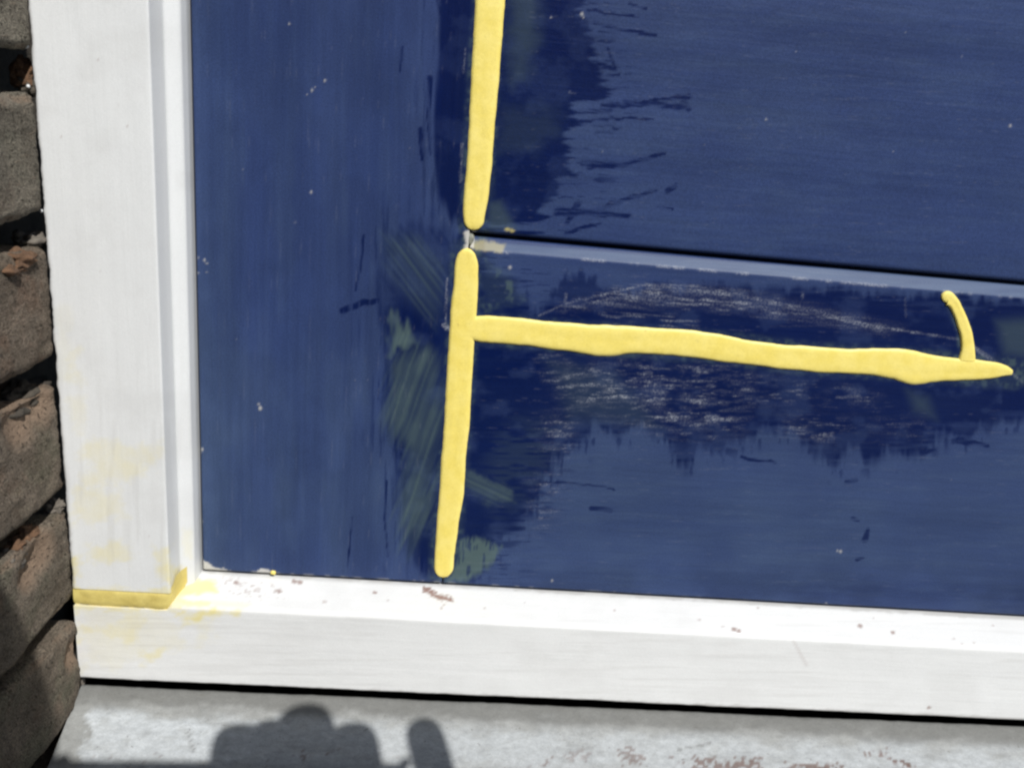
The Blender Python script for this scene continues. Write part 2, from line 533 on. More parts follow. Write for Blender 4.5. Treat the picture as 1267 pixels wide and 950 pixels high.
    g = np.maximum(g, sst(J, -12, 20)*.13)
    K = sdf(X, Y, [(636, 510), (700, 510), (690, 570), (660, 620), (610, 660), (590, 600), (600, 540)])
    g = np.maximum(g, sst(K, -12, 30)*.10*sst(vn(X/20, Y/3, 167), .2, .7))
    Lr = sdf(X, Y, [(1120, 480), (1150, 490), (1160, 520), (1130, 510)])
    g = np.maximum(g, sst(Lr, -8, 14)*.2)
    Mr = sdf(X, Y, [(1230, 395), (1290, 390), (1290, 450), (1240, 440)])
    g = np.maximum(g, sst(Mr, -8, 14)*.25)
    halo = np.zeros(len(X))
    for pts, w_ in (([(608, -40), (606, 0), (598, 100), (593, 200), (587, 284)], 23), ([(577, 310), (574, 385), (566, 500), (558, 610), (548, 712)], 22),
                    ([(580, 407), (660, 413), (760, 421), (880, 429), (1000, 444), (1110, 450), (1190, 457), (1252, 461)], 23), ([(1196, 440), (1192, 405), (1178, 373)], 11)):
        halo = np.maximum(halo, stroke(X, Y, pts, w_))
    g = np.maximum(g, halo*(.10+.28*sst(fbm(X/7, Y/7, 171), .45, .7)))
    out['green'][vis] = g
    # sanded and scratched places
    ch = np.zeros(len(X))
    hz = sst(vn(X/16, Y/1.9, 81), .45, .80)*(.35+.65*sst(vn(X/3.0, Y/2.4, 82), .30, .75))
    for poly, s in (([(672, 448), (720, 456), (800, 458), (925, 464), (930, 490), (915, 532), (820, 530), (770, 510), (700, 490)], .72),
                    ([(975, 520), (1040, 526), (1030, 538), (978, 536)], .6), ([(676, 522), (704, 512), (700, 556), (676, 550)], .55),
                    ([(820, 458), (930, 462), (1005, 482), (1080, 490), (1080, 500), (830, 492)], .40), ([(1080, 526), (1140, 524), (1140, 532), (1080, 534)], .3),
                    ([(662, 590), (690, 580), (690, 640), (664, 650)], .35)):
        q = sdf(X, Y, poly)
        ch = np.maximum(ch, sst(q, -22, 14)*s*(1.15*hz*sst(fbm(X/30, Y/7, 86), .36, .62)+.22*sst(fbm(X/16, Y/4, 89), .42, .75)))
    hz2 = sst(vn((X*.99+Y*.1)/22, (Y-.075*X)/1.8, 83), .55, .82)
    for poly, s in (([(760, 356), (850, 352), (960, 370), (1010, 386), (960, 392), (850, 382), (750, 372)], .75),
                    ([(745, 388), (860, 392), (862, 408), (750, 402)], .55), ([(690, 376), (760, 360), (760, 372), (700, 388)], .5)):
        q = sdf(X, Y, poly)
        ch = np.maximum(ch, sst(q, -8, 8)*hz2*s)
    wide = sdf(X, Y, [(690, 384), (790, 356), (880, 352), (1000, 376), (1120, 406), (1100, 414), (980, 396), (860, 380), (760, 380)])
    ch = np.maximum(ch, sst(wide, -8, 10)*(.10+.35*sst(fbm((X+.2*Y)/26, (Y-.09*X)/2.2, 183), .45, .75)))
    dash = .35+.65*sst(vn(X/11, Y/11, 84), .25, .65)
    for pts, wd, s in (([(668, 390), (700, 376), (740, 366), (800, 352), (860, 354), (960, 374), (1085, 404), (1188, 420), (1250, 462)], 1.5, .62),
                       ([(800, 353), (900, 362), (990, 384), (1090, 408)], 1.3, .6), ([(720, 376), (780, 366), (860, 370)], 1.1, .5),
                       ([(1205, 428), (1240, 452), (1267, 474)], 1.2, .6), ([(700, 364), (698, 384)], 2.2, .35), ([(572, 178), (570, 225)], 1.6, .42),
                       ([(576, 60), (574, 90)], 1.2, .3), ([(553, 345), (551, 408)], 1.5, .6), ([(549, 402), (558, 408)], 2.6, .9), ([(993, 370), (993, 362)], 1.5, .3),
                       ([(1120, 370), (1121, 392)], 1.2, .35), ([(704, 114), (712, 116)], 1.5, .3)):
        ch = np.maximum(ch, stroke(X, Y, pts, wd)*s*dash)
    fine = sst(vn(X/44, Y/1.3, 85) if not vert else vn(X/1.3, Y/44, 85), .86, .98)*.10
    ch = np.maximum(ch, fine)
    out['chalk'][vis] = ch
    fl = np.zeros(len(X))
    for sx, sy, r in SPECKS:
        m = (abs(X-sx) < 7) & (abs(Y-sy) < 7)
        if m.any():
            r *= .68
            d = np.hypot(X[m]-sx, (Y[m]-sy)*.8)
            fl[m] = np.maximum(fl[m], (1-sst(d, r*.4, r*1.35))*min(.8, r*.26))
    # bare chips along the bottom edge
    for poly in ([(249, 691), (259, 697), (266, 702), (276, 703), (290, 708), (249, 709)], [(318, 707), (322, 703), (333, 704), (338, 712), (316, 711)],
                 [(573, 288), (580, 284), (588, 286), (586, 306), (572, 310), (576, 300)]):
        q = sdf(X, Y, poly)
        fl = np.maximum(fl, sst(q+(fbm(X/3, Y/3, 91)-.5)*4, -1.2, 1.5)*.8)
    bot = sdf(X, Y, [(245, 704), (600, 724), (900, 742), (1290, 764), (1290, 772), (900, 750), (600, 731), (245, 711)])
    fl = np.maximum(fl, sst(bot, -3, 1)*sst(fbm(X/9, Y/5, 92), .58, .68)*.6)
    out['flake'][vis] = fl
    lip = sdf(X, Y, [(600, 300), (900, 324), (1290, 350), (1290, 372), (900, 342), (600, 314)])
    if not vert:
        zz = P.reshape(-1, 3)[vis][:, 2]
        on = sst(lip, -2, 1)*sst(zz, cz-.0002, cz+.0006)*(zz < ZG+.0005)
        out['worn_sheen'][vis] = on*(.62+.5*(fbm(X/60, Y/5, 87)-.5))  # chamfer's sun sheen put into the colour, along with some edge wear
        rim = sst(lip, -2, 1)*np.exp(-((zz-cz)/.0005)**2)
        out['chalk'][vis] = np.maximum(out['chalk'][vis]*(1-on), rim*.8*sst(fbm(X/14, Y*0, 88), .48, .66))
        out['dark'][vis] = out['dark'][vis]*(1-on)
    ye = np.zeros(len(X))
    for sx, sy, r in ((338, 708, 4), (280, 707, 2.5), (634, 286, 4), (628, 284, 4)):
        ye = np.maximum(ye, (1-sst(np.hypot(X-sx, (Y-sy)*1.5)+(fbm(X/3, Y/3, 93)-.5)*4, r*.3, r*1.2))*.62)
    sm = sdf(X, Y, [(582, 300), (598, 297), (624, 303), (622, 313), (600, 311), (584, 309)])
    ye = np.maximum(ye, sst(sm+(fbm(X/5, Y/4, 94)-.5)*7, -2, 2)*.34)
    out['flake'][vis] = np.maximum(fl, sst(sm+(fbm(X/4, Y/3, 194)-.5)*9, -2, 2)*.08)
    out['yellow'][vis] = ye
    t = .95+.16*(fbm(X/150, Y/150, 95)-.5)
    if vert:
        t = t*(1+.20*(fbm(X/13, Y/210, 96)-.5))
        fa = .04+.24*sst(Y, 300, 640)*(1-.5*sst(Y, 640, 720))+.22*(1-sst(X-.024*Y, 230, 310))+.16*sst(fbm(X/32, Y/120, 196), .40, .75)*sst(Y, -100, 400)+.10*sst(vn(X/5, Y/160, 199), .6, .9)*.6
        t = t*(1+.10*(sst(fbm(X/40, Y/60, 98), .45, .7)-.4))
    else:
        t = t*(1+.07*(fbm(X/230, Y/14, 97)-.5))
        fa = .06+.24*sst(Y, 420, 640)*(1-.6*sst(Y, 690, 745))+.10*sst(fbm(X/120, Y/50, 197), .4, .7)+.10*sst(fbm(X/60, Y/5, 198), .45, .75)
        t = t*(1-.20*sst(Y, 680, 735)*sst(fbm(X/70, Y/40, 99), .3, .6))
    out['tone'][vis] = t
    out['falloff_fade'][vis] = fa*(.75+.5*fbm(X/30, Y/30, 200))  # lighter downward: exposure falloff and sheen put into colour, plus uneven chalky fading
    return {k: v.reshape(sh) for k, v in out.items()}

# ---------------------------------------------------------------- the blue door
XB, ZG = .112, .1653
DOOR_R, DOOR_T = .80, 1.20
door = empty('door', (0.35, 0.02, 0.0), 'dark blue painted timber door with yellow filler along its joints', 'door')
ST = .0006

def rolled(xs, zs, r_l=0, r_r=0, r_b=0, r_t=0, y0=0.0):
    """front sheet with rounded arrises"""
    Xg, Zg = np.meshgrid(xs, zs)
    Yg = np.full_like(Xg, y0)
    for val, r in ((Xg-xs[0], r_l), (xs[-1]-Xg, r_r), (Zg-zs[0], r_b), (zs[-1]-Zg, r_t)):
        if r:
            t = np.clip(1-val/r, 0, 1)
            Yg = np.maximum(Yg, y0+r*(1-np.sqrt(np.maximum(0, 1-t*t))))
    return np.stack([Xg, Yg, Zg], -1)

def with_skirt(P, depth=.03):
    """folds the sheet's edges back into the door so that it has thickness"""
    P = np.concatenate([P[:, :1]+[[[0, depth, 0]]], P, P[:, -1:]+[[[0, depth, 0]]]], 1)
    P = np.concatenate([P[:1]+[[[0, depth, 0]]], P, P[-1:]+[[[0, depth, 0]]]], 0)
    P[0, :, 1] = np.maximum(P[0, :, 1], depth)
    P[-1, :, 1] = np.maximum(P[-1, :, 1], depth)
    return P

def door_sheet(name, P, vert, m):
    P = with_skirt(P)
    # a hand-brushed surface is never dead flat
    n = (fbm(P[..., 0]*30, P[..., 2]*30, 7)-.5)*.0003
    P[..., 1] += n
    return link(name, grid_mesh(name, P, door_marks(P, vert)), m, door)

xs = axis(.0005, XB-.0002, ST)
zs = axis(.0012, .300, ST, None, DOOR_T, 20)
door_sheet('stile', rolled(xs, zs, r_l=.0012, r_r=.0003, r_b=.0008), True, M_BLUE_V)['label'] = 'left stile with brush marks running up and down'
# bottom rail, its top edge a chamfer that falls back to the panel groove
xs = axis(XB+.0002, .400, ST, None, DOOR_R-.112, 10)
zs = axis(.0012, ZG-.0002, ST)
P = rolled(xs, zs, r_l=.0003, r_b=.0008)
cz = ZG-.0054
P[..., 1] = np.maximum(P[..., 1], np.clip(P[..., 2]-cz, 0, 1)*.66)
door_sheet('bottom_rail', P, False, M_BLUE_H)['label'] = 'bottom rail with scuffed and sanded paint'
# panel above it
zs = axis(ZG+.0014, .300, ST, None, DOOR_T-.15, 20)
door_sheet('panel', rolled(xs, zs, r_l=.0003, r_b=.0022, y0=.0010), False, M_BLUE_H)
box('stile', (DOOR_R-.1115, .0, .0012), (DOOR_R-.0005, .03, DOOR_T), M_BLUE_V, door)
box('top_rail', (XB+.0004, .0, DOOR_T-.145), (DOOR_R-.1125, .03, DOOR_T), M_BLUE_H, door)
box('backing', (.001, .0302, .0015), (DOOR_R-.001, .036, DOOR_T), M_DARKWOOD, door)

# yellow filler: beads laid on the paint, outlines taken from the photograph
def spline(pts, n):
    pts = np.array(pts, float)
    s = np.concatenate([[0], np.cumsum(np.hypot(*(np.diff(pts, axis=0).T[:2])))])
    t = np.linspace(0, s[-1], n)
    res = []
    for k in range(pts.shape[1]):
        m = np.gradient(pts[:, k], s)
        i = np.clip(np.searchsorted(s, t, 'right')-1, 0, len(s)-2)
        h = s[i+1]-s[i]
        u = (t-s[i])/h
        res.append((2*u**3-3*u**2+1)*pts[i, k] + (u**3-2*u**2+u)*h*m[i] + (-2*u**3+3*u**2)*pts[i+1, k] + (u**3-u**2)*h*m[i+1])
    return np.stack(res, -1)

def bead(name, rows, height, m, n=240, round0=True, round1=True, seed=1, label=None, lift=0.0):
    """rows: centre pixel x, y and half width in pixels along the bead"""
    c = spline(rows, n)
    tang = np.gradient(c[:, :2], axis=0)
    tang /= np.linalg.norm(tang, axis=1)[:, None]+1e-9
    nrm = np.stack([-tang[:, 1], tang[:, 0]], -1)
    arc = np.concatenate([[0], np.cumsum(np.hypot(*np.diff(c[:, :2], axis=0).T))])
    tot = arc[-1]
    w0 = c[:, 2].copy()
    cap = np.ones(n)
    for flag, dist, wd in ((round0, arc, w0[0]), (round1, tot-arc, w0[-1])):
        if flag:
            t = np.clip(dist/wd, 0, 1)
            cap = np.minimum(cap, np.sqrt(np.maximum(.0004, 1-(1-t)**2)))
    m_ = 17
    s = np.linspace(-1, 1, m_)
    P = np.zeros((n, m_, 3))
    for i in range(n):
        wob0 = (fbm(np.array([arc[i]/24.]), np.array([seed*3.1]), seed)[0]-.5)*2.8
        wob1 = (fbm(np.array([arc[i]/24.]), np.array([seed*5.7]), seed+5)[0]-.5)*2.8
        for j in range(m_):
            hw = (w0[i] + (wob0 if s[j] < 0 else wob1)*abs(s[j]))*cap[i]
            uv = c[i, :2] + nrm[i]*s[j]*hw
            p = hit(uv[0], uv[1])
            prof = max(0., 1-abs(s[j])**4.5)**.5*(1+.12*(vn(np.array([s[j]*3.2+seed]), np.array([arc[i]/70.]), seed+3)[0]-.5))
            lump = .92+.18*(fbm(np.array([p[0]*260]), np.array([p[2]*260]), seed+9)[0])
            p[1] = -(lift+height*prof*lump*(cap[i]**.7)) + (.0004 if abs(s[j]) == 1 else 0)
            P[i, j] = p
    o = link(name, grid_mesh(name, P), m, door)
    if label:
        o['label'] = label
    return o

def pairs(L):   # rows of (x left, x right, y)
    return [((a+b)/2, y, (b-a)/2) for a, b, y in L]

bead('filler_bead', pairs([(590, 631, -60), (587, 625, 0), (585, 621, 50), (582, 617, 100), (579.5, 613, 150), (577, 609, 200), (574, 605, 240), (572.5, 600.5, 264), (574, 598.5, 285)]), 0.0010, M_YEL,
     round0=False, seed=2, label='upper bead of yellow filler between stile and panel')
bead('filler_bead', pairs([(570, 586, 307), (564, 591, 322), (561, 592, 345), (557.5, 590.5, 385), (554, 587, 430), (550, 583, 500), (546, 578, 560), (543, 574, 610), (540, 568, 650), (536.5, 562.5, 690), (536, 560, 714)]), 0.0011, M_YEL,
     seed=3, label='lower bead of yellow filler running down to the door bottom')
def vpairs(L):  # rows of (x, y top, y bottom)
    return [(x, (a+b)/2, (b-a)/2) for x, a, b in L]
bead('filler_bead', vpairs([(563, 393, 420), (578, 392, 421), (600, 390, 424), (640, 393, 427), (680, 397, 432), (715, 400, 437), (745, 401, 441), (780, 403, 438), (830, 406, 440), (880, 411, 446), (930, 421, 452),
                            (970, 426, 457), (1010, 428, 461), (1055, 431, 463), (1085, 430, 465), (1108, 430, 470), (1130, 433, 477), (1155, 439, 473), (1190, 443, 471), (1222, 446, 469), (1240, 450, 466), (1253, 458, 464)]),
     .0010, M_YEL, n=340, round0=False, seed=4, label='level bead of yellow filler across the bottom rail')
bead('filler_bead', [(1196, 446, 11), (1197, 430, 9), (1195, 413, 8), (1190, 397, 7.6), (1184, 383, 7), (1178, 373, 7.6), (1171, 369, 9.5), (1167, 373, 8)], 0.0010, M_YEL, n=90,
     round0=False, seed=6, label='short thin hook of filler at the bead end')

def lump_mesh(name, centre, rad, seed, sub=3, amp=.35, fr=1.6):
    bm = bmesh.new()
    bmesh.ops.create_icosphere(bm, subdivisions=sub, radius=1.0)
    for v in bm.verts:
        d = 1+amp*(noise.fractal(v.co*fr+Vector((seed*7.3, seed, 0)), 1.0, 2.0, 4))
        v.co = Vector((v.co.x*rad[0]*d+centre[0], v.co.y*rad[1]*d+centre[1], v.co.z*rad[2]*d+centre[2]))
    return bm_mesh(name, bm, True)

p = hit(582, 296)
link('filler_crumb', lump_mesh('filler_crumb', p+[0, .0012, 0], (.0015, .0011, .0024), 3), M_PALE, door)['label'] = 'crumbly pale filler between the two upright beads'
p = hit(338, 708)
link('filler_crumb', lump_mesh('filler_crumb', p+[0, .0002, 0], (.0013, .0010, .0013), 8, 2), M_YEL, door)['label'] = 'tiny yellow crumb at the door bottom'

# ---------------------------------------------------------------- the white frame
YF = -.018
frame = empty('timber_frame', (-.025, .01, -.0476), 'white painted timber frame round the blue door with yellow stains near its corner joint', 'door frame')
ZS = -.0476
Z1 = hit(700, 776.2, (0, 1, 0), YF)[2]                 # where the weathered slope of the bottom piece begins
def z_slope(y):
    return Z1 + (y-YF)/(0-YF)*(-.0008-Z1)
ZJT = hit(150, 731, (0, 1, 0), YF)[2]
ZJB = hit(150, 752, (0, 1, 0), YF)[2]

def paint_marks(P, rail):
    sh = P.shape[:2]
    x, y = proj(P.reshape(-1, 3))
    n = len(x)
    out = {k: np.zeros(n) for k in ('yellow', 'rust', 'dirt')}
    ye = np.zeros(n)
    def smear(poly, s, soft=9, st=(20, 16), amp=34):
        q = sdf(x, y, poly)
        return sst(q+(fbm(x/st[0], y/st[1], 11)-.5)*amp+(fbm(x/6, y/3.5, 111)-.5)*14, -soft, soft*1.3)*s*1.7*(.45+.75*fbm(x/9, y/9, 12))
    for poly, s in (([(108, 545), (185, 548), (198, 556), (190, 575), (160, 600), (120, 610), (100, 605), (104, 575)], .17), ([(85, 600), (150, 606), (150, 645), (92, 650)], .17), ([(145, 570), (190, 565), (185, 590), (150, 600)], .20),
                    ([(110, 672), (165, 670), (160, 700), (115, 696)], .24), ([(82, 690), (95, 690), (97, 732), (86, 734)], .55), ([(192, 675), (211, 672), (215, 728), (198, 722)], .25),
                    ([(90, 752), (102, 754), (106, 802), (91, 802)], .30), ([(92, 768), (170, 766), (165, 792), (95, 792)], .26), ([(152, 755), (178, 755), (172, 790), (156, 790)], .22),
                    ([(176, 806), (200, 806), (196, 818), (178, 818)], .32), ([(210, 752), (290, 755), (292, 762), (222, 764)], .50), ([(240, 762), (266, 762), (264, 800), (246, 800)], .14),
                    ([(95, 740), (200, 745), (230, 800), (100, 830)], .10), ([(84, 430), (100, 430), (100, 470), (86, 470)], .13), ([(60, 380), (90, 380), (95, 460), (70, 470)], .06),
                    ([(200, 700), (214, 700), (214, 730), (203, 728)], .4), ([(88, 495), (105, 495), (105, 540), (90, 540)], .10)):
        ye = np.maximum(ye, smear(poly, s, 7))
    jl = np.where(x < 224, np.abs(y-742), 99)
    ye = np.maximum(ye, (1-sst(jl+(fbm(x/12, y/3, 112)-.5)*12, 9, 17))*.55)
    if rail:
        yy = sdf(x, y, [(216, 722), (232, 714), (266, 719), (268, 732), (240, 736), (218, 740)])
        ye = np.maximum(ye, sst(yy+(fbm(x/6, y/4, 14)-.5)*10, -4, 4)*.75)
        yy = sdf(x, y, [(222, 741), (262, 744), (258, 751), (222, 750)])
        ye = np.maximum(ye, sst(yy+(fbm(x/6, y/3, 15)-.5)*6, -3, 3)*.6)
        yy = sdf(x, y, [(262, 742), (310, 747), (305, 754), (262, 752)])
        ye = np.maximum(ye, sst(yy, -4, 4)*.25)
    else:
        yy = sdf(x, y, [(212, 705), (222, 700), (224, 732), (214, 736)])
        ye = np.maximum(ye, sst(yy+(fbm(x/5, y/8, 16)-.5)*10, -5, 5)*.7)
        yy = sdf(x, y, [(226, 655), (238, 655), (238, 690), (228, 690)])
        ye = np.maximum(ye, sst(yy+(fbm(x/4, y/6, 17)-.5)*12, -5, 5)*.18)
    out['yellow'] = ye
    ru = np.zeros(n)
    if rail:
        for poly in ([(522, 726), (530, 725), (542, 733), (558, 738), (561, 744), (545, 743), (532, 738), (524, 732)],):
            q = sdf(x, y, poly)
            ru = np.maximum(ru, sst(q+(fbm(x/3, y/2.5, 21)-.5)*9, -1.5, 2.5)*.85)
        q = sdf(x, y, [(268, 713), (312, 716), (340, 722), (352, 738), (320, 742), (280, 740)])
        ru = np.maximum(ru, sst(q, -8, 8)*sst(fbm(x/4, y/3.5, 22), .56, .72)*.40)
        for sx, sy, r in ((364, 719, 3.2), (371, 720, 3), (292, 720, 2.4), (345, 731, 3), (402, 744, 2), (464, 733, 2.2), (546, 752, 2), (550, 748, 1.6), (908, 778, 2.8), (914, 780, 2.4), (895, 775, 1.6), (1064, 774, 3), (1105, 782, 2.6),
                          (865, 767, 1.5), (938, 752, 1.6), (650, 745, 1.4), (1190, 796, 1.6), (1228, 773, 1.5), (1149, 875, 2.2), (1180, 790, 1.4), (760, 755, 1.2), (600, 752, 1.2), (480, 742, 1.3), (420, 735, 1.3), (1080, 765, 1.3), (1205, 795, 1.3)):
            ru = np.maximum(ru, (1-sst(np.hypot((x-sx)*.8, y-sy)+(fbm(x/2, y/2, 23)-.5)*2.5, r*.5, r*1.2))*(.7 if r > 2 else .4))
        ru = np.maximum(ru, stroke(x, y, [(982, 793), (990, 808), (998, 823)], 2.0)*.16)
    else:
        for sx, sy, r in ((76, 169, 1.8), (157, 157, 1.5), (122, 74, 1.4), (64, 44, 1.3), (150, 206, 1.2), (124, 337, 1.6), (185, 662, 1.5), (101, 783, 1.6), (72, 317, 1.2), (134, 265, 1.0), (146, 130, 1.0), (92, 220, 1.0)):
            ru = np.maximum(ru, (1-sst(np.hypot(x-sx, y-sy), r*.5, r*1.2))*.30)
    out['rust'] = ru
    di = .10*sst(fbm(x/60, y/45, 31), .5, .75)
    if not rail:
        edge = x-(33+.0774*y)
        di = np.maximum(di, sst(4+(fbm(x/6, y/9, 32)-.5)*7-edge, 0, 3)*.55)
        di = np.maximum(di, .16*sst(vn(x/5, y/60, 33), .62, .85)*sst(y, 350, 560))
    else:
        be = (839+.0428*(x-98))-y
        di = np.maximum(di, sst(3+(fbm(x/12, y/6, 34)-.5)*6-be, 0, 3)*.5*(y > 800))
        di = np.maximum(di, .14*sst(vn(x/90, y/3, 35), .66, .9)*(y > 760))
        top = y-(705+.059*(x-250))
        di = np.maximum(di, sst(3.5+(fbm(x/10, y/5, 36)-.5)*8-top, 0, 3)*.40)
    out['dirt'] = di
    return {k: v.reshape(sh) for k, v in out.items()}

def profile_pts(pts, step, rad=.0006):
    """resample a polyline and soften its corners"""
    pts = np.array(pts, float)
    s = np.concatenate([[0], np.cumsum(np.linalg.norm(np.diff(pts, axis=0), axis=1))])
    t = np.linspace(0, s[-1], int(s[-1]/step)+1)
    fine = np.linspace(-.004, s[-1]+.004, 6000)
    cols = []
    for k in range(2):
        v = np.interp(fine, s, pts[:, k])
        dx = fine[1]-fine[0]
        kk = max(3, int(rad*2/dx))
        ker = np.hanning(kk+2)
        ker /= ker.sum()
        v = np.convolve(np.pad(v, (kk, kk), 'edge'), ker, 'same')[kk:-kk]
        cols.append(np.interp(t, fine, v))
    return np.stack(cols, -1)

# post: profile in plan (x, y): outer side, face, step, inner bevel, return to the door
prof = profile_pts([(-.0498, .03), (-.0498, -.0172), (-.0490, YF), (-.0083, YF), (-.0066, -.0082), (-.0014, -.0052), (-.0006, -.0008), (-.0006, .03)], .0007, .0007)
zs = axis(0, .300, .0010, None, 1.22, 16)
P = np.zeros((len(zs), len(prof), 3))
for j, (px, py) in enumerate(prof):
    zb = ZJT if py < YF+.0012 else z_slope(min(py, 0))+.0003+max(0, (ZJT-z_slope(YF))*(1-(py-YF)/.009))
    b = (zs-zs[0])/(zs[-1]-zs[0])
    P[:, j, 0] = px
    P[:, j, 1] = py
    P[:, j, 2] = zb+(zs-zs[0])*(1.22-zb)/(zs[-1]-zs[0])
# the outer arris was painted against ragged brick: uneven
rag = (fbm(P[..., 2]*180, P[..., 0]*0, 3)-.5)*.0012 + (fbm(P[..., 2]*700, P[..., 0]*0, 4)-.5)*.0006
P[..., 0] += rag*np.clip((-.047-P[..., 0])/.003, 0, 1)
P[..., 1] += (fbm(P[..., 0]*60, P[..., 2]*25, 5)-.5)*.00035
link('post', grid_mesh('post', P, paint_marks(P, False)), M_WHITE_V, frame)

# bottom piece: profile (y, z): underside, face, slope up to the door
prof = profile_pts([(.03, ZS+.002), (YF+.006, ZS), (YF+.0008, ZS), (YF, ZS+.0008), (YF, Z1-.0004), (YF+.0012, Z1+.0012), (-.0004, -.0010), (.03, .0004)], .0007, .0008)
xs = axis(-.0498, .390, .0010, None, DOOR_R+.0498, 12)
P = np.zeros((len(prof), len(xs), 3))
P[..., 0] = xs[None, :]
P[..., 1] = prof[:, 0][:, None]
P[..., 2] = prof[:, 1][:, None]
# left of the door opening the post stands on it: the top ends flat at the joint
left = np.clip((-.0083-P[..., 0])/.0015, 0, 1)
P[..., 2] = np.where(P[..., 2] > ZJB, P[..., 2]*(1-left)+ZJB*left, P[..., 2])
wv = (fbm(P[..., 0]*40, P[..., 2]*0, 6)-.5)*.0007 + (fbm(P[..., 0]*170, P[..., 2]*0, 7)-.5)*.0005
P[..., 2] += wv*np.clip(1-(P[..., 2]-ZS)/.004, 0, 1)
P[..., 1] += (fbm(P[..., 0]*30, P[..., 2]*60, 8)-.5)*.0003
link('bottom_piece', grid_mesh('bottom_piece', P, paint_marks(P, True)), M_WHITE_H, frame)

# yellow filler in the joint of post and bottom piece, bending up into the corner
path = [(-.0500, YF+.0004, ZJB+.0002, ZJT+.0004), (-.042, YF-.0002, ZJB-.0002, ZJT+.0006), (-.030, YF-.0002, ZJB-.0001, ZJT+.0004), (-.020, YF-.0002, ZJB-.0002, ZJT+.0003),
        (-.0105, YF-.0001, ZJB-.0002, ZJT+.0004), (-.0082, YF+.0010, ZJB+.0000, ZJT+.0022), (-.0068, YF+.0050, ZJB+.0022, ZJT+.0058), (-.0052, YF+.0092, ZJB+.0062, ZJT+.0072), (-.0040, YF+.0104, ZJB+.0085, ZJT+.0076)]
pa = spline([(a, b, c, d) for a, b, c, d in path], 120)
P = np.zeros((120, 15, 3))
for j in range(15):
    t = j/14
    P[:, j, 0] = pa[:, 0]
    P[:, j, 2] = pa[:, 2]+(pa[:, 3]-pa[:, 2])*t
    e = (abs(2*t-1))**4
    P[:, j, 1] = pa[:, 1]+.0003+.0009*e*(1-np.clip((pa[:, 0]+.0105)/.003, 0, 1))
n0 = (fbm(P[..., 0]*200, P[..., 2]*200, 9)-.5)
P[..., 1] += n0*.0006
P[:, 0, 2] += (fbm(P[:, 0, 0]*240, P[:, 0, 0]*0, 10)-.5)*.0016
P[:, -1, 2] += (fbm(P[:, 0, 0]*240, P[:, 0, 0]*0, 12)-.5)*.0016
link('joint_filler', grid_mesh('joint_filler', P), M_YEL2, frame)['label'] = 'dull yellow filler in the corner joint'
# fat drips of white paint on the outer edge
for i, (px, py) in enumerate(((28, 57), (37, 143), (33, 107), (49, 261))):
    p = hit(px, py, (0, 1, 0), YF)
    r = (.0016, .0011, .0010) if i == 0 else (.0007, .0007, .0007)
    link('paint_drip', lump_mesh('paint_drip', p+[.0004, .0003, 0], r, i+2, 2, .15), M_WPLAIN, frame)
# right-hand post beyond the picture
box('post', (DOOR_R+.0006, YF, ZJT), (DOOR_R+.0498, .03, 1.22), M_WPLAIN, frame)

# ---------------------------------------------------------------- the sill
SL = math.tan(math.radians(24))
SB_Y, SB_Z = -.0178, ZS-.0030
sill = empty('sill', (.35, -.05, -.12), 'grey concrete sill with weathered white paint and rust spots below the white frame', 'sill')
def sill_marks(P):
    sh = P.shape[:2]
    x, y = proj(P.reshape(-1, 3))
    back = y-(852+.0428*(x-98))           # pixels in front of the sill's back edge
    lf = x-(97-.24*(y-842))
    pn = fbm(x/40, y/17, 41)
    fine = fbm(x/7, y/5, 42)
    p = sst(back+(pn-.5)*44+(fine-.5)*14, 12, 40)
    p = p*sst(lf+(pn-.5)*30+(fine-.5)*16, 20, 24)*(.72+.28*(1-sst(x, 260, 420)))
    p = p*(1-.45*sst(fbm(x/60, y/11, 43), .45, .8)*sst(back, 34, 70))
    p = p*(1-.35*sst(fbm(x/14, y/6, 44), .52, .74))
    d = sst(26+(pn-.5)*26+(fine-.5)*8-back, 0, 16)*.75
    d = np.maximum(d, sst(fbm(x/90, y/14, 46), .58, .80)*.22)
    d = np.maximum(d, sst(back, 68, 92)*.35*sst(fbm(x/30, y/12, 47), .35, .6))
    r = np.zeros(len(x))
    for poly, s in (([(762, 930), (780, 920), (800, 938), (780, 950)], .55), ([(860, 936), (940, 940), (950, 956), (850, 956)], .7), ([(970, 944), (1040, 944), (1040, 960), (960, 960)], .75),
                    ([(1070, 932), (1098, 926), (1100, 938), (1075, 938)], .7), ([(1110, 942), (1130, 940), (1130, 956), (1110, 956)], .85), ([(655, 940), (680, 938), (676, 948), (656, 948)], .55),
                    ([(690, 934), (730, 928), (728, 944), (700, 944)], .35), ([(366, 932), (384, 928), (384, 938), (368, 938)], .6), ([(400, 930), (416, 928), (416, 934), (402, 936)], .6), ([(830, 934), (840, 932), (840, 940), (832, 940)], .6)):
        q = sdf(x, y, poly)
        r = np.maximum(r, sst(q+(fbm(x/4.5, y/3.2, 48)-.58)*34, -1, 3)*s)
    r = np.maximum(r, sst(fbm(x/6, y/4, 49), .74, .80)*.45*sst(back, 50, 90))
    for pts in ([(838, 927), (866, 922), (880, 919)], [(232, 905), (240, 930)], [(486, 880), (500, 890)]):
        d = np.maximum(d, stroke(x, y, pts, 1.3)*.5)
    return {k: v.reshape(sh) for k, v in (('paint', p), ('dirt', d), ('rust', r))}
XR = DOOR_R+.05
prof = profile_pts([(SB_Y+.0015, SB_Z-.03), (SB_Y+.0004, SB_Z-.0006), (SB_Y-.001, SB_Z), (-.082, SB_Z-.064*SL), (-.087, SB_Z-.064*SL-.004), (-.087, -.125), (-.03, -.125)], .0012, .0012)
xs = axis(-.0488, .390, .0012, None, XR, 12)
P = np.zeros((len(prof), len(xs), 3))
